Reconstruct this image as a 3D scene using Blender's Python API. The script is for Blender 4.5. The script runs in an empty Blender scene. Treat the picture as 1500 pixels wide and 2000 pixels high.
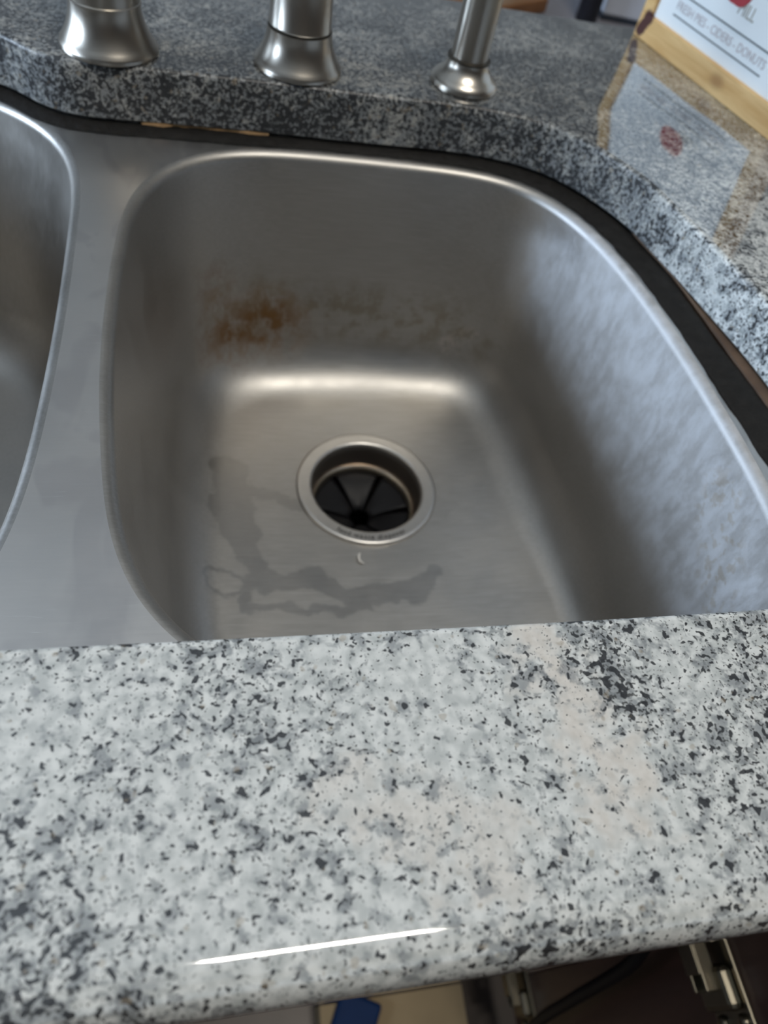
import bpy, bmesh, math, random
from mathutils import Vector, Matrix
random.seed(7)
S = bpy.context.scene
C = S.collection
# ------------------------------------------------------------------ camera
# z = 0 is the polished top of the granite, +X runs along the counter, +Y away from the viewer
CAM_H = 0.19
cam_d = bpy.data.cameras.new('camera'); cam = bpy.data.objects.new('camera', cam_d); C.objects.link(cam)
right = Vector((0.97621956, -0.13487658, 0.16971649)); up = Vector((0.00787182, 0.80442083, 0.59400771)); back = Vector((-0.21664121, -0.57854597, 0.78635307))
cam.matrix_world = Matrix(((right.x, up.x, back.x, 0), (right.y, up.y, back.y, 0), (right.z, up.z, back.z, CAM_H), (0, 0, 0, 1)))
cam_d.sensor_fit = 'HORIZONTAL'; cam_d.sensor_width = 36; cam_d.lens = 36*1390/1500
cam_d.clip_start = 0.01
cam_d.dof.use_dof = True; cam_d.dof.focus_distance = 0.255; cam_d.dof.aperture_fstop = 13.0
S.camera = cam
# ------------------------------------------------------------------ world, lights, exposure
S.view_settings.view_transform = 'Standard'; S.view_settings.look = 'None'; S.view_settings.gamma = 1; S.view_settings.use_curve_mapping = False
S.cycles.use_light_tree = False; S.cycles.adaptive_threshold = 0.05; S.cycles.max_bounces = 5; S.cycles.diffuse_bounces = 2; S.cycles.glossy_bounces = 3; S.cycles.transmission_bounces = 1; S.cycles.caustics_refractive = False
S.view_settings.exposure = -0.06
W = bpy.data.worlds.new('world'); S.world = W; W.use_nodes = True
W.node_tree.nodes['Background'].inputs[0].default_value = (0.80, 0.86, 0.92, 1); W.node_tree.nodes['Background'].inputs[1].default_value = 0.16
def area(name, loc, target, sx, sy, power, col):
    d = bpy.data.lights.new(name, 'AREA'); d.shape = 'RECTANGLE'; d.size = sx; d.size_y = sy; d.energy = power; d.color = col
    o = bpy.data.objects.new(name, d); C.objects.link(o); o.location = loc
    o.rotation_euler = (Vector(target)-Vector(loc)).to_track_quat('-Z', 'Y').to_euler(); return o
area('window_daylight', (-2.12, 0.47, 0.42), (0, 0.35, -0.05), 1.36, 0.60, 60, (0.66, 0.81, 1.0))
area('ceiling_lamp_light', (0.33, -0.13, 1.55), (0.33, -0.13, 0), 0.5, 0.05, 13.5, (1.0, 0.94, 0.84))

# ------------------------------------------------------------------ helpers
def link(o, parent=None):
    C.objects.link(o)
    if parent: o.parent = parent
    return o
def mesh_obj(name, verts, faces, mat, parent=None, smooth=False):
    m = bpy.data.meshes.new(name); m.from_pydata([tuple(v) for v in verts], [], faces); m.update()
    if smooth:
        for p in m.polygons: p.use_smooth = True
    m.materials.append(mat)
    return link(bpy.data.objects.new(name, m), parent)
def bm_obj(name, bm, mat, parent=None, smooth=False):
    bmesh.ops.recalc_face_normals(bm, faces=bm.faces)
    m = bpy.data.meshes.new(name); bm.to_mesh(m); bm.free()
    if smooth:
        for p in m.polygons: p.use_smooth = True
    m.materials.append(mat)
    return link(bpy.data.objects.new(name, m), parent)
def smooth_by_angle(o, deg=35):
    m = o.data; bm = bmesh.new(); bm.from_mesh(m)
    for e in bm.edges:
        e.smooth = not (len(e.link_faces) == 2 and e.calc_face_angle(0) > math.radians(deg))
    for fc in bm.faces: fc.smooth = True
    bm.to_mesh(m); bm.free()
def empty(name, loc=(0, 0, 0)):
    o = bpy.data.objects.new(name, None); o.empty_display_size = 0.02; o.location = loc; C.objects.link(o); return o
def tag(o, label, cat, group=None, kind=None):
    o['label'] = label; o['category'] = cat
    if group: o['group'] = group
    if kind: o['kind'] = kind
    return o
def box_bm(x0, x1, y0, y1, z0, z1, bev=0.0, M=None, bm=None):
    own = bm is None
    b = bmesh.new()
    vs = [b.verts.new((x, y, z)) for z in (z0, z1) for y in (y0, y1) for x in (x0, x1)]
    for q in ((0, 2, 3, 1), (4, 5, 7, 6), (0, 1, 5, 4), (2, 6, 7, 3), (0, 4, 6, 2), (1, 3, 7, 5)): b.faces.new([vs[i] for i in q])
    if bev: bmesh.ops.bevel(b, geom=list(b.edges), offset=bev, segments=2, profile=0.5, affect='EDGES')
    if M: bmesh.ops.transform(b, matrix=M, verts=b.verts)
    if own: return b
    t = bpy.data.meshes.new('t'); b.to_mesh(t); b.free(); bm.from_mesh(t); bpy.data.meshes.remove(t); return bm
def box(name, x0, x1, y0, y1, z0, z1, mat, parent=None, bev=0.0, M=None):
    return bm_obj(name, box_bm(x0, x1, y0, y1, z0, z1, bev, M), mat, parent)
def lathe(name, prof, mat, parent=None, n=64, center=(0, 0, 0), close_bottom=False, close_top=False):
    vs = []; fs = []
    for (r, z) in prof:
        for k in range(n):
            a = 2*math.pi*k/n; vs.append((center[0]+r*math.cos(a), center[1]+r*math.sin(a), center[2]+z))
    for j in range(len(prof)-1):
        for k in range(n):
            k2 = (k+1) % n; fs.append((j*n+k, j*n+k2, (j+1)*n+k2, (j+1)*n+k))
    if close_bottom: fs.append(tuple(range(n))[::-1])
    if close_top: fs.append(tuple(range((len(prof)-1)*n, len(prof)*n)))
    o = mesh_obj(name, vs, fs, mat, parent); smooth_by_angle(o, 40); return o
def tube(name, pts, radii, mat, parent=None, n=20, cap=True):
    pts = [Vector(p) for p in pts]; vs = []; fs = []; m = len(pts)
    if not hasattr(radii, '__len__'): radii = [radii]*m
    t0 = (pts[1]-pts[0]).normalized(); ref = Vector((0, 0, 1)) if abs(t0.z) < .9 else Vector((1, 0, 0))
    u = t0.cross(ref).normalized()
    for i, p in enumerate(pts):
        t = (pts[min(i+1, m-1)]-pts[max(i-1, 0)]).normalized()
        u = (u-t*u.dot(t)).normalized(); v = t.cross(u)
        for k in range(n):
            a = 2*math.pi*k/n; vs.append(p+(u*math.cos(a)+v*math.sin(a))*radii[i])
    for i in range(m-1):
        for k in range(n):
            k2 = (k+1) % n; fs.append((i*n+k, i*n+k2, (i+1)*n+k2, (i+1)*n+k))
    if cap: fs += [tuple(range(n))[::-1], tuple(range((m-1)*n, m*n))]
    o = mesh_obj(name, vs, fs, mat, parent); smooth_by_angle(o, 50); return o
def crspline(P, closed, per=14):
    out = []; n = len(P); rng = n if closed else n-1
    for i in range(rng):
        g = (lambda k: Vector(P[k % n])) if closed else (lambda k: Vector(P[max(0, min(n-1, k))]))
        p0, p1, p2, p3 = g(i-1), g(i), g(i+1), g(i+2)
        for s in range(per):
            t = s/per
            out.append(0.5*((2*p1)+(p2-p0)*t+(2*p0-5*p1+4*p2-p3)*t*t+(3*p1-p0-3*p2+p3)*t**3))
    if not closed: out.append(Vector(P[-1]))
    return out
def resample(P, n, closed=True):
    P = [Vector(p) for p in P]; Q = P+[P[0]] if closed else P
    L = [0]
    for a, b in zip(Q, Q[1:]): L.append(L[-1]+(b-a).length)
    out = []; j = 0; cnt = n if closed else n-1
    for i in range(n):
        s = L[-1]*i/cnt
        while j < len(L)-2 and L[j+1] < s: j += 1
        out.append(Q[j].lerp(Q[j+1], (s-L[j])/max(1e-9, L[j+1]-L[j])))
    return out
def laplace(P, it, closed=True):
    for _ in range(it):
        n = len(P)
        P = [(P[i-1]+P[i]*2+P[(i+1) % n])/4 for i in range(n)]
    return P
def normals2(P):   # outward normals of a closed loop given in counter-clockwise order
    n = len(P); out = []
    for i in range(n):
        t = P[(i+1) % n]-P[i-1]; out.append(Vector((t.y, -t.x)).normalized())
    return out
def ccw(P):
    a = sum(P[i].x*P[(i+1) % len(P)].y-P[(i+1) % len(P)].x*P[i].y for i in range(len(P)))
    return P if a > 0 else P[::-1]
def fill(bm, loops):
    es = []
    for lp in loops:
        for i in range(len(lp)):
            a, b = lp[i], lp[(i+1) % len(lp)]
            e = bm.edges.get((a, b)) or bm.edges.new((a, b)); es.append(e)
    return bmesh.ops.triangle_fill(bm, use_beauty=True, use_dissolve=False, edges=es)

# ------------------------------------------------------------------ materials
class NT:
    def __init__(s, name):
        s.m = bpy.data.materials.new(name); s.m.use_nodes = True; s.t = s.m.node_tree
        s.b = s.t.nodes['Principled BSDF']; s._pos = None
    def n(s, typ, **kw):
        o = s.t.nodes.new(typ)
        for k, v in kw.items(): setattr(o, k, v)
        return o
    def setin(s, sock, v):
        if hasattr(v, 'is_output'): s.t.links.new(v, sock)
        elif hasattr(v, '__len__') and len(v) == 3 and sock.type == 'RGBA': sock.default_value = (*v, 1)
        else: sock.default_value = v
    def pos(s):
        if s._pos is None: s._pos = s.n('ShaderNodeNewGeometry').outputs['Position']
        return s._pos
    def math(s, op, a, b=0.0, c=0.0, clamp=False):
        o = s.n('ShaderNodeMath', operation=op, use_clamp=clamp)
        for i, v in enumerate((a, b, c)): s.setin(o.inputs[i], v)
        return o.outputs[0]
    def vmath(s, op, a, b=(0, 0, 0), scale=None):
        o = s.n('ShaderNodeVectorMath', operation=op); s.setin(o.inputs[0], a); s.setin(o.inputs[1], b)
        if scale is not None: s.setin(o.inputs['Scale'], scale)
        return o.outputs['Value'] if op in ('LENGTH', 'DOT_PRODUCT', 'DISTANCE') else o.outputs['Vector']
    def noise(s, vec, scale, detail=2, rough=.5, dist=0.0, color=False):
        o = s.n('ShaderNodeTexNoise'); s.setin(o.inputs['Vector'], vec); o.inputs['Scale'].default_value = scale
        o.inputs['Detail'].default_value = detail; o.inputs['Roughness'].default_value = rough; o.inputs['Distortion'].default_value = dist
        return o.outputs['Color' if color else 'Fac']
    def voro(s, vec, scale, feature='F1', out='Distance'):
        o = s.n('ShaderNodeTexVoronoi', feature=feature); s.setin(o.inputs['Vector'], vec); o.inputs['Scale'].default_value = scale
        return o.outputs[out]
    def ramp(s, f, a, b, lo=0.0, hi=1.0):
        o = s.n('ShaderNodeMapRange', interpolation_type='SMOOTHSTEP'); s.setin(o.inputs[0], f)
        o.inputs[1].default_value = a; o.inputs[2].default_value = b; o.inputs[3].default_value = lo; o.inputs[4].default_value = hi
        return o.outputs[0]
    def mix(s, fac, a, b):
        o = s.n('ShaderNodeMix', data_type='RGBA'); s.setin(o.inputs[0], fac); s.setin(o.inputs[6], a); s.setin(o.inputs[7], b)
        return o.outputs[2]
    def stretch(s, v, sc): return s.vmath('MULTIPLY', v, sc)
    def capsule(s, vec, a, b):     # distance from vec to the segment a-b
        a = Vector(a); b = Vector(b); d = b-a
        pa = s.vmath('SUBTRACT', vec, tuple(a))
        if d.length < 1e-6: return s.vmath('LENGTH', pa)
        t = s.math('DIVIDE', s.vmath('DOT_PRODUCT', pa, tuple(d)), d.length_squared, clamp=True)
        return s.vmath('LENGTH', s.vmath('SUBTRACT', pa, s.vmath('SCALE', tuple(d), scale=t)))
    def bump(s, height, dist=0.001, strength=1.0):
        o = s.n('ShaderNodeBump'); s.setin(o.inputs['Height'], height); o.inputs['Distance'].default_value = dist; o.inputs['Strength'].default_value = strength
        s.t.links.new(o.outputs[0], s.b.inputs['Normal'])
    def out(s, **kw):
        for k, v in kw.items(): s.setin(s.b.inputs[k.replace('_', ' ')], v)
        return s.m
def plain(name, col, rough=.5, metal=0.0, noise_scale=60, amt=.12, **kw):
    N = NT(name); f = N.noise(N.pos(), noise_scale, 1, .5)
    lo = tuple(c*(1-amt) for c in col); hi = tuple(min(1, c*(1+amt)) for c in col)
    return N.out(Base_Color=N.mix(f, lo, hi), Roughness=rough, Metallic=metal, **kw)

def granite(name, rough):
    N = NT(name); p = N.pos()
    wc = N.vmath('SUBTRACT', N.noise(p, 90, 2, .5, color=True), (.5, .5, .5))
    q = N.vmath('ADD', p, N.vmath('SCALE', wc, scale=.004))
    wq = N.vmath('ADD', p, N.vmath('SCALE', wc, scale=.045))
    region = N.noise(p, 20, 2, .6)
    # mineral drifts: a grey drift at the right of the front strip, streaked darker stone towards the back
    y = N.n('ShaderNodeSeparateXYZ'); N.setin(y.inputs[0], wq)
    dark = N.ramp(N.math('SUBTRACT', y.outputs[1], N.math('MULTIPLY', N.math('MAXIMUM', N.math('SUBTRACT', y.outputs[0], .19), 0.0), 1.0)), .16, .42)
    drift = N.ramp(N.capsule(wq, (.135, .090, 0), (.185, .060, 0)), .055, .014)
    cream = N.ramp(N.capsule(wq, (.094, .096, 0), (.107, .040, 0)), .016, .002)
    cream2 = N.ramp(N.capsule(wq, (.068, .030, 0), (.030, .050, 0)), .016, .002)
    cream = N.math('MAXIMUM', cream, N.math('MULTIPLY', cream2, .7))
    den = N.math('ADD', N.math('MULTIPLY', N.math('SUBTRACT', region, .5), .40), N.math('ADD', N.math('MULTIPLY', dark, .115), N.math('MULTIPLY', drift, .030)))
    den = N.math('SUBTRACT', den, N.math('MULTIPLY', cream, .10))
    patch = N.noise(q, 135, 3, .62)
    gp = N.ramp(N.math('ADD', patch, den), .50, .63)
    patch2 = N.noise(N.vmath('ADD', q, (3, 1, 2)), 380, 2, .55)
    gp2 = N.ramp(N.math('ADD', patch2, den), .53, .65)
    sp = N.noise(N.vmath('ADD', q, (7, 5, 1)), 430, 1, .5)
    bl = N.ramp(N.math('ADD', N.math('ADD', sp, N.math('MULTIPLY', gp, .085)), N.math('MULTIPLY', den, .7)), .640, .690)
    sp2 = N.noise(N.vmath('ADD', p, (1, 9, 4)), 820, 1, .5)
    bl2 = N.ramp(N.math('ADD', N.math('ADD', sp2, N.math('MULTIPLY', gp2, .06)), N.math('MULTIPLY', den, .6)), .632, .690)
    white = N.mix(N.ramp(N.noise(q, 240, 2), .3, .7), (.56, .585, .57), (.82, .835, .81))
    white = N.mix(N.math('MULTIPLY', cream, .85), white, N.mix(sp, (.60, .54, .47), (.90, .86, .80)))
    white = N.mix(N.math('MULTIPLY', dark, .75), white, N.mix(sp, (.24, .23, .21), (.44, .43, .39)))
    c = N.mix(N.math('MULTIPLY', gp, .66), white, (.22, .24, .255))
    c = N.mix(N.math('MULTIPLY', gp2, .55), c, (.15, .165, .175))
    c = N.mix(N.math('MULTIPLY', bl2, .85), c, (.05, .05, .048))
    c = N.mix(N.math('MULTIPLY', bl, .93), c, (.022, .023, .026))
    fleck = N.ramp(N.noise(N.vmath('ADD', p, (4, 4, 8)), 230, 1), .68, .74)
    c = N.mix(N.math('MULTIPLY', fleck, .4), c, (.32, .25, .16))
    return N.out(Base_Color=c, Roughness=rough, IOR=1.8 if rough < .2 else 1.5, Coat_Weight=1.0 if rough < .2 else 0.0, Coat_Roughness=.035, Coat_IOR=1.5)

def steel(name, kind):
    N = NT(name); p = N.pos()
    if kind == 'deck': st = (60, 900, 900)
    elif kind == 'wall': st = (700, 700, 25)
    else: st = (40, 900, 900)
    br = N.noise(N.stretch(p, tuple(v/100 for v in st)), 100, 3, .65)
    cloud = N.noise(p, 26, 4, .6)
    base = N.mix(cloud, (.40, .385, .36), (.49, .475, .45))
    base = N.mix(N.ramp(br, .35, .7), base, N.mix(.4, base, (.58, .57, .555)))
    rough = N.math('ADD', N.ramp(cloud, .3, .7, (.40 if kind == 'basin' else .36) if kind != 'deck' else .28, (.47 if kind == 'basin' else .42) if kind != 'deck' else .34), N.math('MULTIPLY', br, .08))
    metal = 1.0
    if kind == 'basin':
        wp = N.vmath('ADD', p, N.vmath('SCALE', N.vmath('SUBTRACT', N.noise(p, 45, 4, .65, color=True), (.5, .5, .5)), scale=.03))
        # rust and tea-coloured film low on the back wall
        rust = N.math('MAXIMUM', N.ramp(N.capsule(wp, (-.010, .437, -.165), (.030, .437, -.160)), .046, .006),
                      N.math('MULTIPLY', N.ramp(N.capsule(wp, (-.016, .437, -.125), (-.03, .43, -.185)), .036, .003), .8))
        blot = N.ramp(N.noise(N.stretch(p, (1, 1, .6)), 95, 4, .7), .36, .60)
        rust = N.math('MULTIPLY', N.math('MULTIPLY', rust, N.math('ADD', N.math('MULTIPLY', blot, .70), .35)), .95)
        tea = N.ramp(N.capsule(wp, (.0, .437, -.145), (.20, .437, -.155)), .040, .006)
        tea = N.math('MULTIPLY', N.math('MULTIPLY', tea, N.ramp(N.noise(p, 60, 4, .7), .42, .62)), .5)
        base = N.mix(tea, base, (.26, .21, .12)); base = N.mix(rust, base, (.17, .085, .025))
        chalk = N.math('MULTIPLY', N.ramp(N.capsule(wp, (.178, .437, -.170), (.192, .435, -.155)), .016, .003), N.ramp(N.noise(p, 260, 3, .7), .45, .62))
        base = N.mix(N.math('MULTIPLY', chalk, .6), base, (.72, .66, .62))
        # lime haze with bluish window sheen painted in, over the right-hand wall, and a few tan splashes
        haze = N.ramp(N.capsule(wp, (.245, .38, -.075), (.25, .15, -.085)), .080, .030)
        mott = N.ramp(N.noise(N.stretch(p, (1, 1, .45)), 110, 5, .72), .34, .66)
        haze = N.math('MULTIPLY', haze, N.math('ADD', N.math('MULTIPLY', mott, .30), .42))
        base = N.mix(haze, base, (.74, .76, .80))
        tan = N.math('MULTIPLY', N.ramp(N.capsule(wp, (.247, .19, -.06), (.247, .15, -.085)), .026, .006), N.ramp(N.noise(p, 170, 3), .5, .6))
        base = N.mix(N.math('MULTIPLY', tan, .35), base, (.40, .30, .17))
        metal = N.math('SUBTRACT', 1.0, N.math('ADD', N.math('MULTIPLY', rust, .75), N.math('MULTIPLY', haze, .55)), clamp=True)
        rough = N.math('ADD', rough, N.math('ADD', N.math('MULTIPLY', rust, .3), N.math('MULTIPLY', haze, .25)))
        # a drying film of water on the floor left of the drain
        fw = N.vmath('ADD', N.vmath('MULTIPLY', p, (1, 1, 0)), N.vmath('SCALE', N.vmath('SUBTRACT', N.noise(p, 55, 3, .6, color=True), (.5, .5, .5)), scale=.022))
        fw = N.vmath('MULTIPLY', fw, (1, 1, 0))
        segs = [((.000, .33, 0), (.012, .275, 0), .012), ((.012, .275, 0), (.020, .245, 0), .006), ((.020, .238, 0), (.056, .239, 0), .006),
                ((.056, .239, 0), (.082, .226, 0), .0055), ((.082, .226, 0), (.125, .228, 0), .008), ((.125, .228, 0), (.138, .243, 0), .006),
                ((.018, .312, 0), (.052, .300, 0), .005), ((-.004, .300, 0), (.010, .262, 0), .007), ((.016, .240, 0), (.012, .224, 0), .004), ((.012, .219, 0), (.09, .216, 0), .0035)]
        wet = None
        for a, b, r in segs:
            d = N.math('SUBTRACT', N.capsule(fw, a, b), r)
            wet = d if wet is None else N.math('MINIMUM', wet, d)
        ring = N.math('SUBTRACT', N.math('ABSOLUTE', N.math('SUBTRACT', N.capsule(fw, (-.004, .2385, 0), (.004, .238, 0)), .008)), .0015)
        wet = N.math('MINIMUM', wet, ring)
        sz = N.n('ShaderNodeSeparateXYZ'); N.setin(sz.inputs[0], p)
        wetm = N.math('MULTIPLY', N.ramp(wet, .0012, -.0012), N.ramp(sz.outputs[2], -.185, -.198))
        base = N.mix(N.math('MULTIPLY', wetm, .42), base, (.30, .29, .275))
        rough = N.math('SUBTRACT', rough, N.math('MULTIPLY', wetm, .06))
    if kind == 'deck':
        smear = N.ramp(N.noise(N.stretch(p, (1, .5, 1)), 48, 2, .5, .8), .50, .62)
        base = N.mix(.75, base, (.80, .775, .745)); base = N.mix(N.math('MULTIPLY', smear, .22), base, (.40, .38, .40))
        scr = N.ramp(N.noise(N.stretch(N.vmath('ADD', p, N.vmath('SCALE', N.noise(p, 20, 2, color=True), scale=.01)), (.12, 3.2, 1)), 420, 2, .5), .70, .76)
        base = N.mix(N.math('MULTIPLY', scr, .5), base, (.85, .84, .82))
    N.bump(br, .000006, .3)
    return N.out(Base_Color=base, Roughness=rough, Metallic=metal)

def wood(name, ca, cb, rough=.45, axis=(1, 1, 1), sc=30, stain=None):
    N = NT(name); tc = N.n('ShaderNodeTexCoord').outputs['Object']
    g = N.noise(N.stretch(tc, axis), sc, 4, .6, .6)
    c = N.mix(N.ramp(g, .3, .7), ca, cb)
    if stain:
        d = N.capsule(N.vmath('ADD', tc, N.vmath('SCALE', N.vmath('SUBTRACT', N.noise(tc, 120, 2, color=True), (.5, .5, .5)), scale=.006)), stain[0], stain[1])
        c = N.mix(N.ramp(d, stain[2], stain[2]*.6), c, (.075, .025, .02))
        k = N.ramp(N.capsule(N.stretch(tc, (.6, 1, 1)), (.062, 0, .009), (.062, 0, .0095)), .007, .001)
        c = N.mix(N.math('MULTIPLY', k, .6), c, (.28, .13, .04))
    return N.out(Base_Color=c, Roughness=rough)

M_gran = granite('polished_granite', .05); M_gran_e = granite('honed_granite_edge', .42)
M_deck = steel('brushed_steel_deck', 'deck'); M_basin = steel('brushed_steel_basin', 'basin'); M_basin2 = steel('brushed_steel_bowl', 'wall')
M_flange = plain('flange_steel', (.62, .60, .57), .38, 1.0, 200, .04)
M_nickel = plain('brushed_nickel', (.52, .485, .43), .31, 1.0, 45, .12)
M_nickel_d = plain('dark_nickel_groove', (.10, .09, .075), .4, .8)
M_rubber = plain('black_rubber', (.005, .005, .0065), .5, Specular_IOR_Level=.25)
M_throat = plain('stained_steel_throat', (.42, .37, .33), .38, 1.0)
M_brass = plain('worn_steel_lip', (.78, .70, .58), .25, 1.0)
M_print_dark = plain('grey_print', (.06, .075, .08), .6)
M_engrave = plain('engraved_grey', (.075, .072, .07), .5)
M_sil = NT('black_silicone')
_n = M_sil.noise(M_sil.pos(), 160, 4, .6); M_sil.bump(_n, .0015, .8)
M_sil = M_sil.out(Base_Color=M_sil.mix(_n, (.006, .0055, .005), (.022, .02, .018)), Roughness=.6, Specular_IOR_Level=.15)
M_caulk = plain('old_tan_caulk', (.30, .18, .08), .8, 0, 150, .6)
M_ply = wood('brown_plywood', (.075, .042, .024), (.14, .085, .05), .7, (1, 1, 5), 20)
M_cab = wood('dark_red_brown_wood', (.040, .017, .013), (.062, .027, .020), .38, (4, 4, .6), 14)
M_pine = wood('honey_pine', (.62, .36, .13), (.78, .52, .23), .45, (.25, 2, 3), 60, stain=((.006, -.002, .006), (.011, -.002, .016), .0065))
M_panel = plain('white_painted_board', (.86, .91, .93), .45, 0, 40, .02)
M_red = plain('red_apple_print', (.42, .03, .045), .5, 0, 120, .2)
M_taupe = plain('taupe_print', (.36, .35, .31), .6)
M_pink = plain('pale_mauve_print', (.50, .46, .47), .6)

# ------------------------------------------------------------------ structure
FLOOR = -0.90
M_floor = plain('dark_plank', (.075, .052, .040), .4, 0, 30, .3)
fl = box('floor', -2.2, 2.4, -2.4, 3.0, FLOOR-.06, FLOOR-.012, plain('plank_joint', (.02, .015, .012), .8)); fl['kind'] = 'structure'
pm = None
def plank_grid():
    pl = None
    for r in range(46):
        y0 = -2.4+r*.1174
        for k in range(4):
            x0 = -2.2+k*1.3-(r % 3)*.42
            x1 = min(x0+1.297, 2.4); x0 = max(x0, -2.2)
            if x1-x0 < .1: continue
            box('plank', x0, x1, y0, y0+.1155, FLOOR-.012, FLOOR, M_floor, fl, .0008)
plank_grid()
M_wall = plain('painted_wall', (.50, .49, .46), .8, 0, 20, .04)
M_wall_b = plain('pale_wall', (.82, .82, .80), .8, 0, 20, .04); M_wall_d = plain('brown_unseen_wall', (.10, .07, .05), .6, 0, 20, .15)  # unseen walls; pale and dark tones chosen for the light the steel reflects
def wallbox(name, *a, mat=M_wall):
    o = box(name, *a, mat); o['kind'] = 'structure'; return o
wallbox('wall_back', -2.2, 2.4, 3.0, 3.1, FLOOR, 1.6, mat=M_wall_b)
wallbox('wall_right', 2.4, 2.5, -2.4, 3.0, FLOOR, 1.6, mat=M_wall_d)
wallbox('wall_front', -2.2, 2.4, -2.5, -2.4, FLOOR, 1.6, mat=M_wall_d)
wl = wallbox('wall_left', -2.3, -2.2, -2.4, 3.0, FLOOR, 1.6)
ce = box('ceiling', -2.3, 2.5, -2.5, 3.1, 1.6, 1.7, plain('ceiling_paint', (.86, .85, .82), .85)); ce['kind'] = 'structure'
M_fix = plain('white_enamel', (.8, .8, .78), .4)
box('lamp_housing', .05, .61, -.18, -.08, 1.555, 1.599, M_fix, ce, .003)
# window behind the daylight: frame, mullions and panes on the left wall
wn = box('window_1', -2.199, -2.185, -.24, 1.18, .08, .76, plain('window_reveal', (.7, .72, .74), .5)); wn['kind'] = 'structure'
for a in ((-.28, -.22, .04, .80), (1.16, 1.22, .04, .80), (.44, .50, .08, .76)): box('window_frame', -2.199, -2.150, a[0], a[1], a[2], a[3], M_fix, wn, .002)
for a in ((-.28, 1.22, .76, .82), (-.30, 1.24, .02, .08)): box('window_frame', -2.199, -2.145, a[0], a[1], a[2], a[3], M_fix, wn, .002)

# ------------------------------------------------------------------ countertop with sink cut-out
TH = 0.030
cut_ctrl = [(.1000, .0966), (.2000, .0985), (.243, .1010), (.268, .122), (.2800, .165), (.2790, .210), (.2765, .2420), (.2725, .2720), (.2665, .3020), (.2610, .3290), (.2540, .3560),
            (.2470, .3830), (.2350, .4060), (.2190, .4270), (.2000, .4420), (.1740, .4510), (.1400, .4545), (.1080, .4540), (.0820, .4535), (.0200, .4535), (-.0380, .4515),
            (-.0700, .4500), (-.0880, .4520), (-.1030, .4590), (-.1130, .4670), (-.1250, .4762), (-.150, .487), (-.20, .497), (-.28, .500), (-.35, .490), (-.40, .455), (-.425, .40),
            (-.43, .28), (-.42, .17), (-.39, .11), (-.35, .0950), (-.20, .0953), (-.06, .0958)]
CUT = ccw(resample(crspline(cut_ctrl, True, 10), 320)); CUTN = normals2(CUT)
ctr_root = empty('granite_countertop', (0.0, 0.02, -TH)); ctr_root.location = (0, 0, 0)
def build_slab():
    bm = bmesh.new()
    X0, X1, YF, YB = -1.15, 1.05, 0.0060, 0.6435
    outer = [Vector((X0, YF)), Vector((X1, YF)), Vector((X1, YB)), Vector((X0, YB))]
    ctr = Vector(((X0+X1)/2, (YF+YB)/2))
    prof = []
    R = .0118
    for k in range(9):
        a = math.pi/2*k/8; prof.append((R*(1-math.sin(a)), -R*(1-math.cos(a))))
    R2 = .011
    for k in range(7):
        a = math.pi/2*k/6; prof.append((R2*(1-math.cos(a)), -TH+R2*(1-math.sin(a))))
    def oloop(ins, z): return [bm.verts.new((v.x+(ins if v.x < ctr.x else -ins), v.y+(ins if v.y < ctr.y else -ins), z)) for v in outer]
    ol = [oloop(i, z) for i, z in prof]
    for a, b in zip(ol, ol[1:]):
        for k in range(4): bm.faces.new((a[k], a[(k+1) % 4], b[(k+1) % 4], b[k]))
    e = .0028; hp = [(e*(1-math.sin(math.pi/2*k/5)), -e*(1-math.cos(math.pi/2*k/5))) for k in range(6)]
    hp += [(0, -.012), (0, -TH+.001), (.001, -TH)]
    hl = [[bm.verts.new((p.x+n.x*o, p.y+n.y*o, z)) for p, n in zip(CUT, CUTN)] for o, z in hp]
    n = len(CUT)
    for a, b in zip(hl, hl[1:]):
        for k in range(n): bm.faces.new((a[k], a[(k+1) % n], b[(k+1) % n], b[k])).material_index = 1
    fill(bm, [ol[0], hl[0]]); fill(bm, [ol[-1], hl[-1]])
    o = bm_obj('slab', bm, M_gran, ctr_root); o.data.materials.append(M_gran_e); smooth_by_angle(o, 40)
build_slab()
tag(ctr_root, 'speckled white and grey polished granite countertop with rounded front edge around the sink', 'countertop')

# ------------------------------------------------------------------ sink
ZD = -0.0345
sink = empty('double_bowl_sink', (0, 0, 0))
tag(sink, 'undermount brushed stainless steel double bowl sink with water marks and rust stains', 'sink')
rimR = [(.0080, .4400), (-.0151, .4298), (-.0363, .4069), (-.0471, .3848), (-.0505, .3519), (-.0515, .3109), (-.0511, .2692), (-.0492, .2330), (-.0458, .2013), (-.0405, .1600),
        (-.0364, .1429), (-.0288, .1279), (-.0170, .1130), (.004, .0980), (.035, .0890), (.10, .0860), (.185, .0885), (.222, .102), (.240, .130), (.2462, .1763), (.2460, .2163),
        (.2450, .2586), (.2412, .3068), (.2333, .3573), (.2262, .3819), (.2165, .4040), (.2020, .4250), (.1850, .4362), (.165, .4410), (.1341, .4428), (.0836, .4437), (.040, .4432)]
floorR = [(.010, .4290), (-.0080, .4210), (-.0230, .4040), (-.031, .370), (-.0330, .3300), (-.0320, .2677), (-.029, .2018), (-.022, .150), (-.004, .122), (.03, .110), (.10, .107), (.19, .110),
          (.225, .122), (.241, .16), (.2425, .2044), (.2350, .2857), (.2270, .3615), (.2185, .4070), (.206, .4250), (.188, .4330), (.15, .4345), (.1061, .4335), (.05, .4320)]
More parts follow.
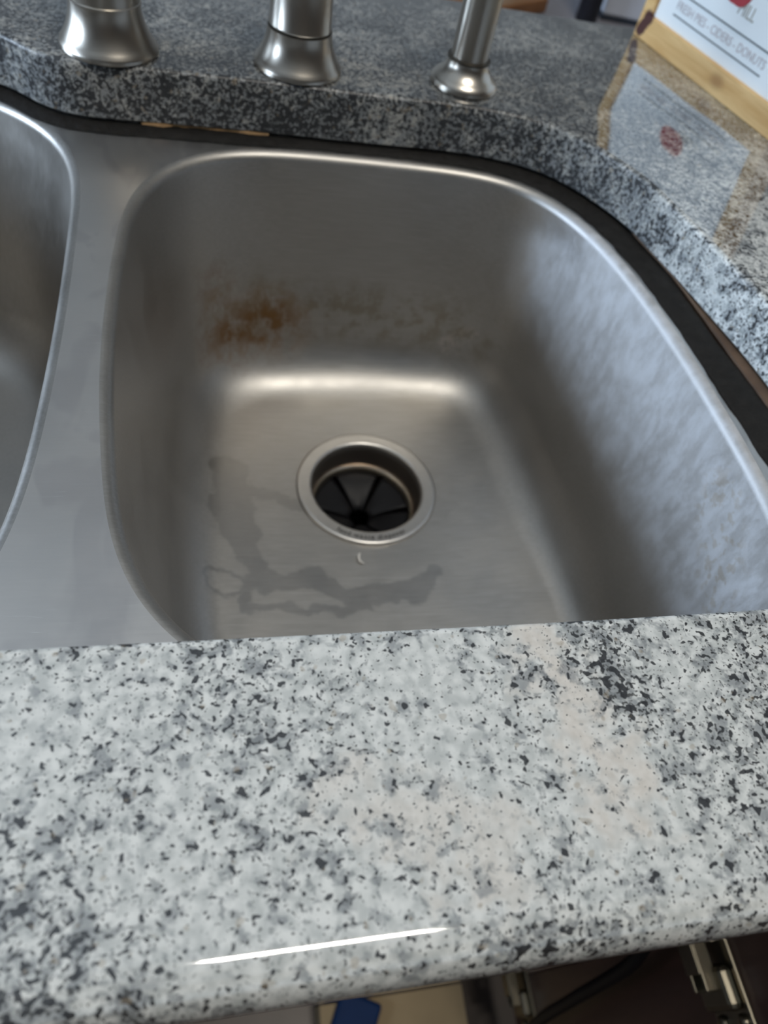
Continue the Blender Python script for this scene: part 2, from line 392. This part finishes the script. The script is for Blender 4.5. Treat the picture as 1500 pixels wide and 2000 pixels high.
rimL = [(-.1287, .4718), (-.1184, .4647), (-.1009, .4483), (-.0884, .4313), (-.0805, .4109), (-.0778, .3935), (-.0756, .3507), (-.0730, .2833), (-.0726, .2387), (-.0732, .1965), (-.0744, .1719),
        (-.0775, .1480), (-.088, .118), (-.115, .096), (-.16, .088), (-.25, .087), (-.34, .089), (-.385, .108), (-.405, .16), (-.412, .28), (-.408, .40), (-.385, .452), (-.34, .480), (-.27, .488), (-.19, .487), (-.155, .482)]
floorL = [(-.140, .440), (-.122, .425), (-.108, .40), (-.098, .36), (-.093, .30), (-.093, .22), (-.096, .16), (-.11, .125), (-.15, .108), (-.25, .105), (-.34, .108), (-.375, .13), (-.39, .18),
          (-.395, .28), (-.39, .39), (-.37, .43), (-.33, .450), (-.26, .456), (-.18, .453)]
def smooth_loop(ctrl, n, it): return ccw(laplace(resample(crspline(ctrl, True, 12), n), it))
def polar(P, c, th):
    best = None; d = Vector((math.cos(th), math.sin(th)))
    for i in range(len(P)):
        a = P[i]-c; b = P[(i+1) % len(P)]-c
        e = b-a; den = d.x*e.y-d.y*e.x
        if abs(den) < 1e-12: continue
        t = (a.x*e.y-a.y*e.x)/den; u = (a.x*d.y-a.y*d.x)/den
        if t > 0 and -1e-6 <= u <= 1+1e-6 and (best is None or t > best): best = t
    return best
def basin(name, rim, flo, c, zf, mat, fil, drain_r, label=None):
    c = Vector(c); N = 300
    Rm = smooth_loop(rim, N, 70); Fl = smooth_loop(flo, N, 90)
    # rim loop keeps arc-length spacing; the floor point is found on the ray through it
    rings = []
    rr = .0054
    nr = normals2(Rm)
    cols = []
    for i in range(N):
        P = Rm[i]; v = P-c; th = math.atan2(v.y, v.x); rq = polar(Fl, c, th); u = v.normalized(); rp = v.length
        pts = []
        for k in range(9):       # rolled lip
            a = math.pi/2*k/8
            q = P+nr[i]*(rr*.55-rr*math.sin(a)); pts.append((q.x, q.y, ZD-rr*(1-math.cos(a))))
        q0 = P+nr[i]*(rr*.55-rr); r0 = (q0-c).length; z0 = ZD-rr
        zfe = zf+.004
        r0 = max(r0, rq+.001)
        L = Vector((r0-rq, z0-zfe)).length
        # wall
        wx = (r0-rq)/L; wz = (z0-zfe)/L
        t_end = L-fil
        u0 = (q0-c).normalized()
        for k in range(1, 13):
            s = t_end*k/12; r = r0-wx*s; z = z0-wz*s; pts.append((c.x+u0.x*r, c.y+u0.y*r, z))
        A = Vector((r0-wx*t_end, z0-wz*t_end)); B = Vector((rq, zfe)); D = Vector((rq-fil, zfe-fil*.02))
        for k in range(1, 17):   # fillet
            t = k/16; k1 = A.lerp(B, .56); k2 = D.lerp(B, .56)
            g = A*(1-t)**3+k1*3*t*(1-t)**2+k2*3*t*t*(1-t)+D*t**3
            pts.append((c.x+u0.x*g.x, c.y+u0.y*g.x, g.y))
        for k in range(1, 15):   # floor falling to the drain
            t = k/14; r = D.x*(1-t)+drain_r*t; dz = D.y*(1-t)+zf*t
            if t > .93: dz -= 0.0
            pts.append((c.x+u0.x*r, c.y+u0.y*r, dz))
        cols.append(pts)
    K = len(cols[0]); vs = [p for col in cols for p in col]; fs = []
    for i in range(N):
        i2 = (i+1) % N
        for k in range(K-1): fs.append((i*K+k, i*K+k+1, i2*K+k+1, i2*K+k))
    o = mesh_obj(name, vs, fs, mat, sink, True)
    if label: o['label'] = label
    return [Vector(col[0][:2]) for col in cols]
ZF = -0.210
DC = (0.1002, 0.3162)
holeR = basin('bowl', rimR, floorR, DC, ZF, M_basin, .036, .046, 'right bowl with rust stained back wall and drain')
holeL = basin('bowl', rimL, floorL, (-.25, .30), ZF, M_basin2, .036, .046, 'left bowl')
st = lathe('sink_strainer', [(.0462, -.004), (.0515, .0008), (.0500, .0030), (.0420, .0026), (.0400, -.001), (.0390, -.018), (.0300, -.022), (.0100, -.020), (.0095, -.008), (.0001, -.006)], M_flange, None, 64); st.location = (-.25, .30, ZF)
tag(st, 'round steel basket strainer in the floor of the left bowl', 'strainer')
def deck():
    bm = bmesh.new(); n = len(CUT)
    loops = []
    def off(p, nn):
        o = .022
        if p.x > .2 and p.y < .42: o = -.0078      # the flange stops short of the stone on the right
        return o
    offs = [off(p, q) for p, q in zip(CUT, CUTN)]
    for _ in range(10): offs = [(offs[i-1]+offs[i]*2+offs[(i+1) % n])/4 for i in range(n)]
    lo = [bm.verts.new((p.x+q.x*o, p.y+q.y*o, ZD)) for p, q, o in zip(CUT, CUTN, offs)]
    la = [bm.verts.new((p.x, p.y, ZD)) for p in holeR]; lb = [bm.verts.new((p.x, p.y, ZD)) for p in holeL]
    fill(bm, [lo, la, lb])
    for fc in bm.faces:
        if fc.normal.z < 0: fc.normal_flip()
    r = bmesh.ops.extrude_face_region(bm, geom=list(bm.faces)[:0])
    m = bpy.data.meshes.new('deck'); 
    bmesh.ops.recalc_face_normals(bm, faces=bm.faces)
    if bm.faces and list(bm.faces)[0].normal.z < 0: bmesh.ops.reverse_faces(bm, faces=bm.faces)
    bm.to_mesh(m); bm.free(); m.materials.append(M_deck)
    o = link(bpy.data.objects.new('deck', m), sink)
    so = o.modifiers.new('t', 'SOLIDIFY'); so.thickness = .0012; so.offset = -1
deck()

# black silicone between stone and flange, ragged along both edges
def strip(name, i0, i1, inner, outer, zi, zo, mat, jag=.0012, sub=3, step=1):
    n = len(CUT); vs = []; fs = []; idx = list(range(i0, i1, step)); rnd = random.Random(5)
    K = 7
    for j, i in enumerate(idx):
        p = CUT[i % n]; q = CUTN[i % n]; t = j/(len(idx)-1); fade = min(1, 8*t, 8*(1-t))
        a = inner(t)+rnd.uniform(-jag, jag); b = outer(t)+rnd.uniform(-jag, jag)*.5
        for k in range(K):
            s = k/(K-1); o = a*(1-s)+b*s
            z = zi*(1-s)+zo*s+math.sin(math.pi*s)*min(.0012, abs(b-a)*.3)+rnd.uniform(-.0002, .0002)
            vs.append((p.x+q.x*o, p.y+q.y*o, z))
    for j in range(len(idx)-1):
        for k in range(K-1): fs.append((j*K+k, (j+1)*K+k, (j+1)*K+k+1, j*K+k+1))
    o = mesh_obj(name, vs, fs, mat, None, True); return o
def near(x, y): return min(range(len(CUT)), key=lambda i: (CUT[i]-Vector((x, y))).length)
iA = near(.279, .13); iB = near(-.14, .483)
if iB < iA: iB += len(CUT)
def inn(t):
    p = CUT[int(iA+t*(iB-1-iA)) % len(CUT)]; d = min((p-h).length for h in holeR)
    k = max(0, min(1, (p.x+.01)/.06)); k = k*k*(3-2*k)
    return -(k*min(d-.0022, .026)+(1-k)*.0085)
def outr(t): return -.0072 if t < .22 else (-.0072+.0102*min(1, (t-.22)/.12))
sil = strip('silicone_seal', iA, iB, inn, outr, ZD+.0004, -TH-.0016, M_sil, .0005)
tag(sil, 'ragged black silicone seal between granite edge and sink rim', 'sealant')
iC = near(-.055, .451); iD = near(.028, .4535)
if iC > iD: iC, iD = iD, iC
ck = strip('caulk_remnant', iC, iD, lambda t: .0008-.0022*max(0, math.sin(9*t+.6))*abs(math.cos(23*t))**.5, lambda t: .0010, -TH-.0010, -TH+.0004, M_caulk, .0005)
tag(ck, 'thin tan caulk remnant under the granite lip behind the divider', 'caulk')
# plywood under the stone at the right, seen past the end of the flange
def ply():
    n = len(CUT); i0 = near(.243, .101); i1 = near(.2480, .380)
    idx = []; i = i0
    while True:
        idx.append(i % n)
        if i % n == i1: break
        i += 1
    vs = []; fs = []
    for i in idx:
        p = CUT[i]; q = CUTN[i]
        e = max(0, min(1, (.345-p.y)/.10)); e = .002-.0084*e*e*(3-2*e)
        for o, z in ((e, -TH-.0006), (e-.0004, -TH-.02), (.05, -TH-.02), (.05, -TH-.0004)): vs.append((p.x+q.x*o, p.y+q.y*o, z))
    for j in range(len(idx)-1):
        for k in range(4): fs.append((j*4+k, j*4+(k+1) % 4, (j+1)*4+(k+1) % 4, (j+1)*4+k))
    fs += [(0, 1, 2, 3), tuple(4*(len(idx)-1)+k for k in (3, 2, 1, 0))]
    o = mesh_obj('plywood_substrate', vs, fs, M_ply)
    tag(o, 'brown plywood edge showing under the granite at the right of the sink', 'plywood')
ply()

# ------------------------------------------------------------------ disposer flange
dr = empty('disposer_drain', (DC[0], DC[1], ZF))
tag(dr, 'round steel garbage disposer drain with black rubber splash guard in the sink floor', 'drain')
lathe('flange', [(.0462, -.006), (.0500, .0000), (.0512, .0006), (.0513, .0018), (.0509, .0026), (.0500, .0031), (.0490, .0032), (.0488, .0032), (.0470, .00305), (.0440, .0029), (.0424, .0028), (.0422, .0028), (.0412, .0025), (.0404, .0016), (.0400, .0002), (.0398, -.0020), (.0397, -.0040)], M_flange, dr, 96)
lathe('throat', [(.0397, -.0035), (.0390, -.010), (.0384, -.020), (.0384, -.050)], M_throat, dr, 96)
lathe('lip_ring', [(.0385, -.0195), (.0374, -.0188), (.0366, -.0194), (.0358, -.0215), (.0354, -.025), (.0375, -.0265)], M_brass, dr, 96)
def guard():
    seg = 6
    for s in range(seg):
        vs = []; fs = []; a0 = 2*math.pi*s/seg+.05+math.radians(60); a1 = a0+2*math.pi/seg-.10; KA = 10; KR = 8
        for th in (0, -.0022):
            for j in range(KR+1):
                t = j/KR; r = .0372*(1-t)+.0075*t; z = -.0255-.010*t**1.6+th
                for k in range(KA+1):
                    u = k/KA; a = a0+(a1-a0)*u; zz = z-.0022*(2*u-1)**2*t
                    vs.append((r*math.cos(a), r*math.sin(a), zz))
        w = KA+1; h = (KR+1)*w
        for j in range(KR):
            for k in range(KA):
                i = j*w+k; fs.append((i, i+1, i+w+1, i+w)); fs.append((h+i, h+i+w, h+i+w+1, h+i+1))
        for j in range(KR):
            i = j*w; fs.append((i, i+w, h+i+w, h+i)); i = j*w+KA; fs.append((i, h+i, h+i+w, i+w))
        for k in range(KA):
            i = k; fs.append((i, h+i, h+i+1, i+1)); i = KR*w+k; fs.append((i, i+1, h+i+1, h+i))
        mesh_obj('rubber_flap', vs, fs, M_rubber, dr, True)
guard()
lathe('chamber', [(.0384, -.049), (.036, -.09), (.036, -.12)], M_rubber, dr, 48, close_top=True)

def text_mesh(txt, size, sx=1.0, extrude=.0, spacing=1.0):
    cu = bpy.data.curves.new('txt', 'FONT'); cu.body = txt; cu.size = size; cu.extrude = extrude; cu.align_x = 'CENTER'; cu.align_y = 'CENTER'; cu.space_character = spacing; cu.resolution_u = 3
    o = bpy.data.objects.new('txt', cu); C.objects.link(o); dg = bpy.context.evaluated_depsgraph_get()
    m = bpy.data.meshes.new_from_object(o.evaluated_get(dg)); bpy.data.objects.remove(o); bpy.data.curves.remove(cu)
    m.transform(Matrix.Diagonal((sx, 1, 1, 1))); return m
def arc_text():
    txt = 'food waste disposer'; bm = bmesh.new(); r = .0458; total = .050/r; n = len(txt)
    wid = {'i': .55, 't': .7, 'r': .75, ' ': .7, 'w': 1.35, 'f': .65}
    ws = [wid.get(ch, 1.0) for ch in txt]; tot = sum(ws); acc = 0
    mid = math.radians(-93)
    for ch, w in zip(txt, ws):
        a = mid-total/2+total*(acc+w/2)/tot; acc += w
        if ch == ' ': continue
        m = text_mesh(ch, .0054, .95, .0001)
        m.transform(Matrix.Translation((r*math.cos(a), r*math.sin(a), .00345)) @ Matrix.Rotation(a+math.pi/2, 4, 'Z'))
        bm.from_mesh(m); bpy.data.meshes.remove(m)
    bm_obj('lettering', bm, M_engrave, dr)
arc_text()

# ------------------------------------------------------------------ faucet posts behind the sink
def bell(r0, rt, zc, k=1.0):
    pr = [(r0*.97, 0), (r0, .0006), (r0, .0022), (r0*.985, .0032), (r0*.93, .0050)]
    for j in range(1, 9):
        t = j/8; pr.append((r0*.93+(rt-r0*.93)*(1-(1-t)**2.0), .0050+(zc-.0050)*t))
    return pr
fx, fy = -.0633, .4745
t = empty('faucet_spout', (fx, fy, 0)); tag(t, 'brushed nickel faucet column with flared bell base, leftmost of the three behind the sink', 'faucet')
lathe('bell_base', bell(.0272, .0192, .0235), M_nickel, t, 72)
lathe('collar_ring', [(.0190, .0232), (.0197, .0236), (.0197, .0248), (.0189, .0253)], M_nickel, t, 72)
lathe('column', [(.0188, .0250), (.0184, .040), (.0178, .075), (.0165, .12), (.0150, .15)], M_nickel, t, 72)
pts = [(0, 0, .14), (0, 0, .20)]+[(-.075*(1-math.cos(a))*1.0, -.03*(1-math.cos(a)), .20+.09*math.sin(a)) for a in [math.pi*k/14 for k in range(1, 15)]]+[(-.15, -.06, .175)]
tube('spout', pts, .0125, M_nickel, t)
fx, fy = .0449, .4800
t = empty('faucet_valve', (fx, fy, 0)); tag(t, 'brushed nickel cylindrical post with flared base, middle of the three behind the sink', 'faucet')
lathe('bell_base', bell(.0268, .0192, .0215), M_nickel, t, 72)
lathe('groove', [(.0192, .0214), (.0182, .0218), (.0182, .0226), (.0188, .0230)], M_nickel_d, t, 72)
lathe('column', [(.0188, .0229), (.0183, .0235), (.0176, .050), (.0172, .085), (.0168, .088), (.012, .094), (.001, .096)], M_nickel, t, 72)
tube('lever', [(0, 0, .085), (.004, .018, .105), (.008, .045, .125), (.010, .07, .135)], [.007, .0065, .0055, .005], M_nickel, t)
fx, fy = .1524, .4845
t = empty('side_sprayer', (fx, fy, 0)); tag(t, 'slim brushed nickel post with dark upper band, rightmost of the three behind the sink', 'sprayer')
lathe('bell_base', bell(.0222, .0132, .0150), M_nickel, t, 64)
lathe('groove', [(.0132, .0149), (.0139, .0154), (.0139, .0164), (.0118, .0168)], M_nickel_d, t, 64)
lathe('column', [(.0118, .0167), (.0118, .0535)], M_nickel, t, 64)
lathe('band', [(.0118, .0530), (.0130, .0536), (.0132, .0560), (.0118, .0568)], M_nickel_d, t, 64)
lathe('head', [(.0122, .0566), (.0128, .066), (.0135, .085), (.0128, .100), (.009, .108), (.001, .110)], M_nickel, t, 64)

# ------------------------------------------------------------------ wooden sign
A = Vector((0.3264, 0.6212)); B = Vector((0.3689, 0.4567)); d = (B-A).normalized()
SW = .1715; SH = .168
sg = empty('wooden_sign', (A.x, A.y, 0)); sg.rotation_euler = (0, 0, math.atan2(d.y, d.x))
tag(sg, 'pine framed white sign with mauve lettering and red apple standing on the granite', 'sign')
# local x runs along the sign, -y faces the viewer
FW = .0172; SWs = .0115
def rail(name, x0, x1, z0, z1):
    return box(name, x0, x1, 0, .020, z0, z1, M_pine, sg, .0008)
rail('frame_rail', 0, SW, 0, FW); rail('frame_rail', 0, SW, SH-FW, SH)
rail('frame_stile', 0, SWs, FW, SH-FW); rail('frame_stile', SW-SWs, SW, FW, SH-FW)
box('panel', SWs-.002, SW-SWs+.002, .0035, .012, FW-.002, SH-FW+.002, M_panel, sg)
YP = .0034
def onp(name, m, mat, x, z):
    m.transform(Matrix.Translation((x, YP, z)) @ Matrix.Rotation(math.pi/2, 4, 'X'))
    m.materials.clear(); m.materials.append(mat); o = bpy.data.objects.new(name, m); return link(o, sg)
box('rule_line', .0310, .1335, .0030, .0036, .0252, .0260, M_print_dark, sg)
box('rule_line', .0300, .1325, .0030, .0036, .0387, .0396, M_print_dark, sg)
def fit(txt, w, hgt):
    m = text_mesh(txt, .01, 1, .0002)
    xs = [v.co.x for v in m.vertices]; ys = [v.co.y for v in m.vertices]
    cx = (min(xs)+max(xs))/2; cy = (min(ys)+max(ys))/2
    m.transform(Matrix.Diagonal((w/(max(xs)-min(xs)), hgt/(max(ys)-min(ys)), 1, 1)) @ Matrix.Translation((-cx, -cy, 0))); return m
onp('lettering', fit('FRESH PIES - CIDERS - DONUTS', .1020, .0056), M_pink, .0825, .0322)
onp('lettering', fit('MILL', .0170, .0075), M_taupe, .0975, .0515)
def apple():
    bm = bmesh.new(); n = 40; vs = []
    for k in range(n):
        a = 2*math.pi*k/n; x = math.sin(a); z = math.cos(a)
        r = .0125*(1+.10*abs(math.sin(a))-.16*max(0, math.cos(a))**6-.10*max(0, -math.cos(a))**8)
        vs.append((x*r, z*r*1.02))
    f = [bm.verts.new((x, .0030, z)) for x, z in vs]; b = [bm.verts.new((x, .0036, z)) for x, z in vs]
    bm.faces.new(f); bm.faces.new(b[::-1])
    for k in range(n): bm.faces.new((f[k], f[(k+1) % n], b[(k+1) % n], b[k]))
    bmesh.ops.translate(bm, verts=bm.verts, vec=(.0830, 0, .0625))
    bm_obj('apple_print', bm, M_red, sg)
apple()

# ------------------------------------------------------------------ things beyond the counter
TZ = -.15
M_tt = plain('lilac_grey_laminate', (.30, .29, .32), .5)
tb = empty('side_table', (.65, 1.45, FLOOR)); tag(tb, 'lilac grey table standing beyond the back of the counter', 'table')
def tbx(name, *a, mat=M_tt, bev=.002): return box(name, *a, mat, tb, bev)
tbx('tabletop', -.45, .55, -.42, .45, -FLOOR+TZ-.025, -FLOOR+TZ)
for sx in (-.40, .46):
    for sy in (-.37, .38): tbx('leg', sx, sx+.04, sy, sy+.04, 0, -FLOOR+TZ-.025, mat=M_cab)
M_bw = wood('orange_brown_board', (.24, .11, .045), (.36, .17, .07), .5, (.3, 3, 3), 40)
wb = bm_obj('wooden_board', box_bm(-.22, .062, 0, .13, 0, .018, .003), M_bw); wb.location = (.405, 1.105, TZ); wb.rotation_euler = (0, 0, .62)
tag(wb, 'orange brown wooden board lying on the table beyond the counter', 'board')
pb = empty('black_bottle', (.516, 1.135, TZ)); tag(pb, 'black round bottle standing on the table beyond the counter, left of the white box', 'bottle')
M_blk = plain('black_gloss', (.008, .008, .012), .25); M_navy = plain('navy_cap', (.03, .035, .07), .4)
lathe('body', [(.001, 0), (.0150, .0), (.0160, .002), (.0160, .15), (.0145, .165), (.008, .18), (.007, .20)], M_blk, pb, 40)
lathe('cap', [(.0085, .195), (.0085, .222), (.001, .223)], M_navy, pb, 32)
wx = empty('white_box', (.640, 1.215, TZ)); wx.rotation_euler = (0, 0, -.12); tag(wx, 'white box with dark base strip on the table behind the wooden sign', 'box')
box('carton', -.085, .10, -.075, .08, .006, .07, plain('white_card', (.72, .77, .88), .5, 0, 40, .03), wx, .003)
box('base_strip', -.087, .102, -.077, .082, 0, .006, plain('dark_strip', (.03, .04, .06), .5), wx, .001)
tc = bm_obj('teal_cup', bmesh.new(), plain('teal_plastic', (.25, .55, .55), .4)); bpy.data.objects.remove(tc)
cp = lathe('cup', [(.001, .002), (.020, .002), (.021, 0), (.022, .0), (.026, .07), (.0265, .071), (.0255, .071), (.0215, .004), (.001, .004)], plain('teal_plastic', (.30, .62, .60), .4), None, 40)
cp.location = (.408, 1.180, TZ+.018)
tag(cp, 'small pale teal cup beside the brown board beyond the counter', 'cup')

# ------------------------------------------------------------------ cabinet below
cb = empty('base_cabinet', (0, .04, FLOOR)); tag(cb, 'dark red brown sink base cabinet under the granite', 'cabinet')
def cbx(name, x0, x1, y0, y1, z0, z1, mat=M_cab, bev=.001): return box(name, x0, x1, y0-.04, y1-.04, z0-FLOOR, z1-FLOOR, mat, cb, bev)
cbx('side_panel', -1.10, -1.08, .036, .60, FLOOR, -TH-.022); cbx('side_panel', .345, .363, .036, .60, FLOOR, -TH-.022); cbx('side_panel', -.48, -.462, .036, .60, FLOOR, -TH-.022)
cbx('bottom_panel', -.462, .345, .036, .60, -.80, -.782); cbx('back_panel', -.462, .345, .585, .60, -.782, -TH-.022)
cbx('face_rail', -.48, .363, .030, .036, -.085, -TH-.022); cbx('face_rail', -.48, .363, .030, .036, -.815, -.78); cbx('toe_kick', -.48, .363, .075, .09, FLOOR, -.80)
cbx('face_stile', -.48, -.44, .030, .036, -.78, -.085); cbx('face_stile', .325, .363, .030, .036, -.78, -.085)
# open door on the right, seen from above along its inner face
DX = .325
dd = empty('cabinet_door', (DX, .03, -.79)); tag(dd, 'dark red brown cabinet door standing open below the counter', 'cabinet door')
box('door_panel', 0, .019, -.40, -.006, 0, .72, M_cab, dd, .002)
M_chrome = plain('worn_nickel_hinge', (.24, .215, .165), .34, 1.0)
def hinge(z, yy):
    h = empty('hinge', (0, yy, z-(-.79))); h.parent = dd; return h
def hinge_parts(z, yy):
    bm = bmesh.new()
    lathe_pts = 24
    b2 = box_bm(-.0030, 0, -.030, .030, -.021, .021, .001)
    base = bm_obj('hinge', b2, M_chrome, dd); base.location = (0, yy, z+.79)
    box('hinge_cup', -.012, -.003, -.016, .010, -.0175, .0175, M_chrome, base, .004)
    box('hinge_arm', -.020, -.010, -.004, .040, -.0085, -.0060, M_chrome, base, .0008)
    box('hinge_arm', -.020, -.010, -.004, .040, .0060, .0085, M_chrome, base, .0008)
    box('arm_plate', -.0215, -.0195, .006, .044, -.0085, .0085, M_chrome, base, .0006)
    o = lathe('screw', [(.001, .0035), (.0035, .003), (.0045, .0015), (.0045, 0)], M_chrome, base, 20); o.rotation_euler = (0, -math.pi/2, 0); o.location = (-.003, -.022, .012)
    o2 = o.copy(); C.objects.link(o2); o2.parent = base; o2.location = (-.003, -.022, -.012)
hinge_parts(-.335, -.038); hinge_parts(-.735, -.030)
cab = tube('black_strand', crspline([(.290, .028, -.345), (.291, .012, -.39), (.292, .003, -.455), (.292, -.006, -.53), (.293, -.022, -.64), (.295, -.06, -.76), (.296, -.14, -.86), (.28, -.24, -.8945), (.22, -.30, -.8945)], False, 6), .0052, M_rubber)  # thin black tube running down before the door
tag(cab, 'black strand hanging down in front of the open cabinet door', 'cable')
M_card = plain('tan_cardboard', (.42, .32, .19), .8, 0, 30, .1)
bx = empty('cardboard_box', (.195, -.06, FLOOR)); tag(bx, 'tan cardboard box on the floor below the counter edge', 'box')
for a in ((-.09, .088, -.10, -.097, 0, .05), (-.09, .088, .085, .088, 0, .05), (-.09, -.087, -.097, .085, 0, .05), (.085, .088, -.097, .085, 0, .05)): box('side_panel', *a, M_card, bx)
box('lid_flap', -.09, .088, -.10, -.007, .05, .053, M_card, bx); box('lid_flap', -.09, .088, -.005, .088, .05, .053, M_card, bx)
bp = bm_obj('blue_packet', box_bm(-.03, .022, -.06, .045, 0, .012, .004), plain('blue_wrapper', (.006, .032, .12), .6, Specular_IOR_Level=.2)); bp.location = (.140, -.012, FLOOR+.0535); bp.rotation_euler = (0, 0, -.45)
tag(bp, 'blue packet lying on the cardboard box below the counter', 'packet')

# a curl of white scrap on the bowl floor
M_scrap = plain('white_scrap', (.72, .70, .66), .6)
sc = tube('food_scrap', [(.0882, .2585, ZF+.0022), (.0868, .2555, ZF+.0026), (.0872, .2520, ZF+.0022), (.0900, .2502, ZF+.0020)], [.0004, .0010, .0009, .0004], M_scrap, None, 8)
tag(sc, 'tiny curl of white scrap on the sink floor in front of the drain', 'scrap')
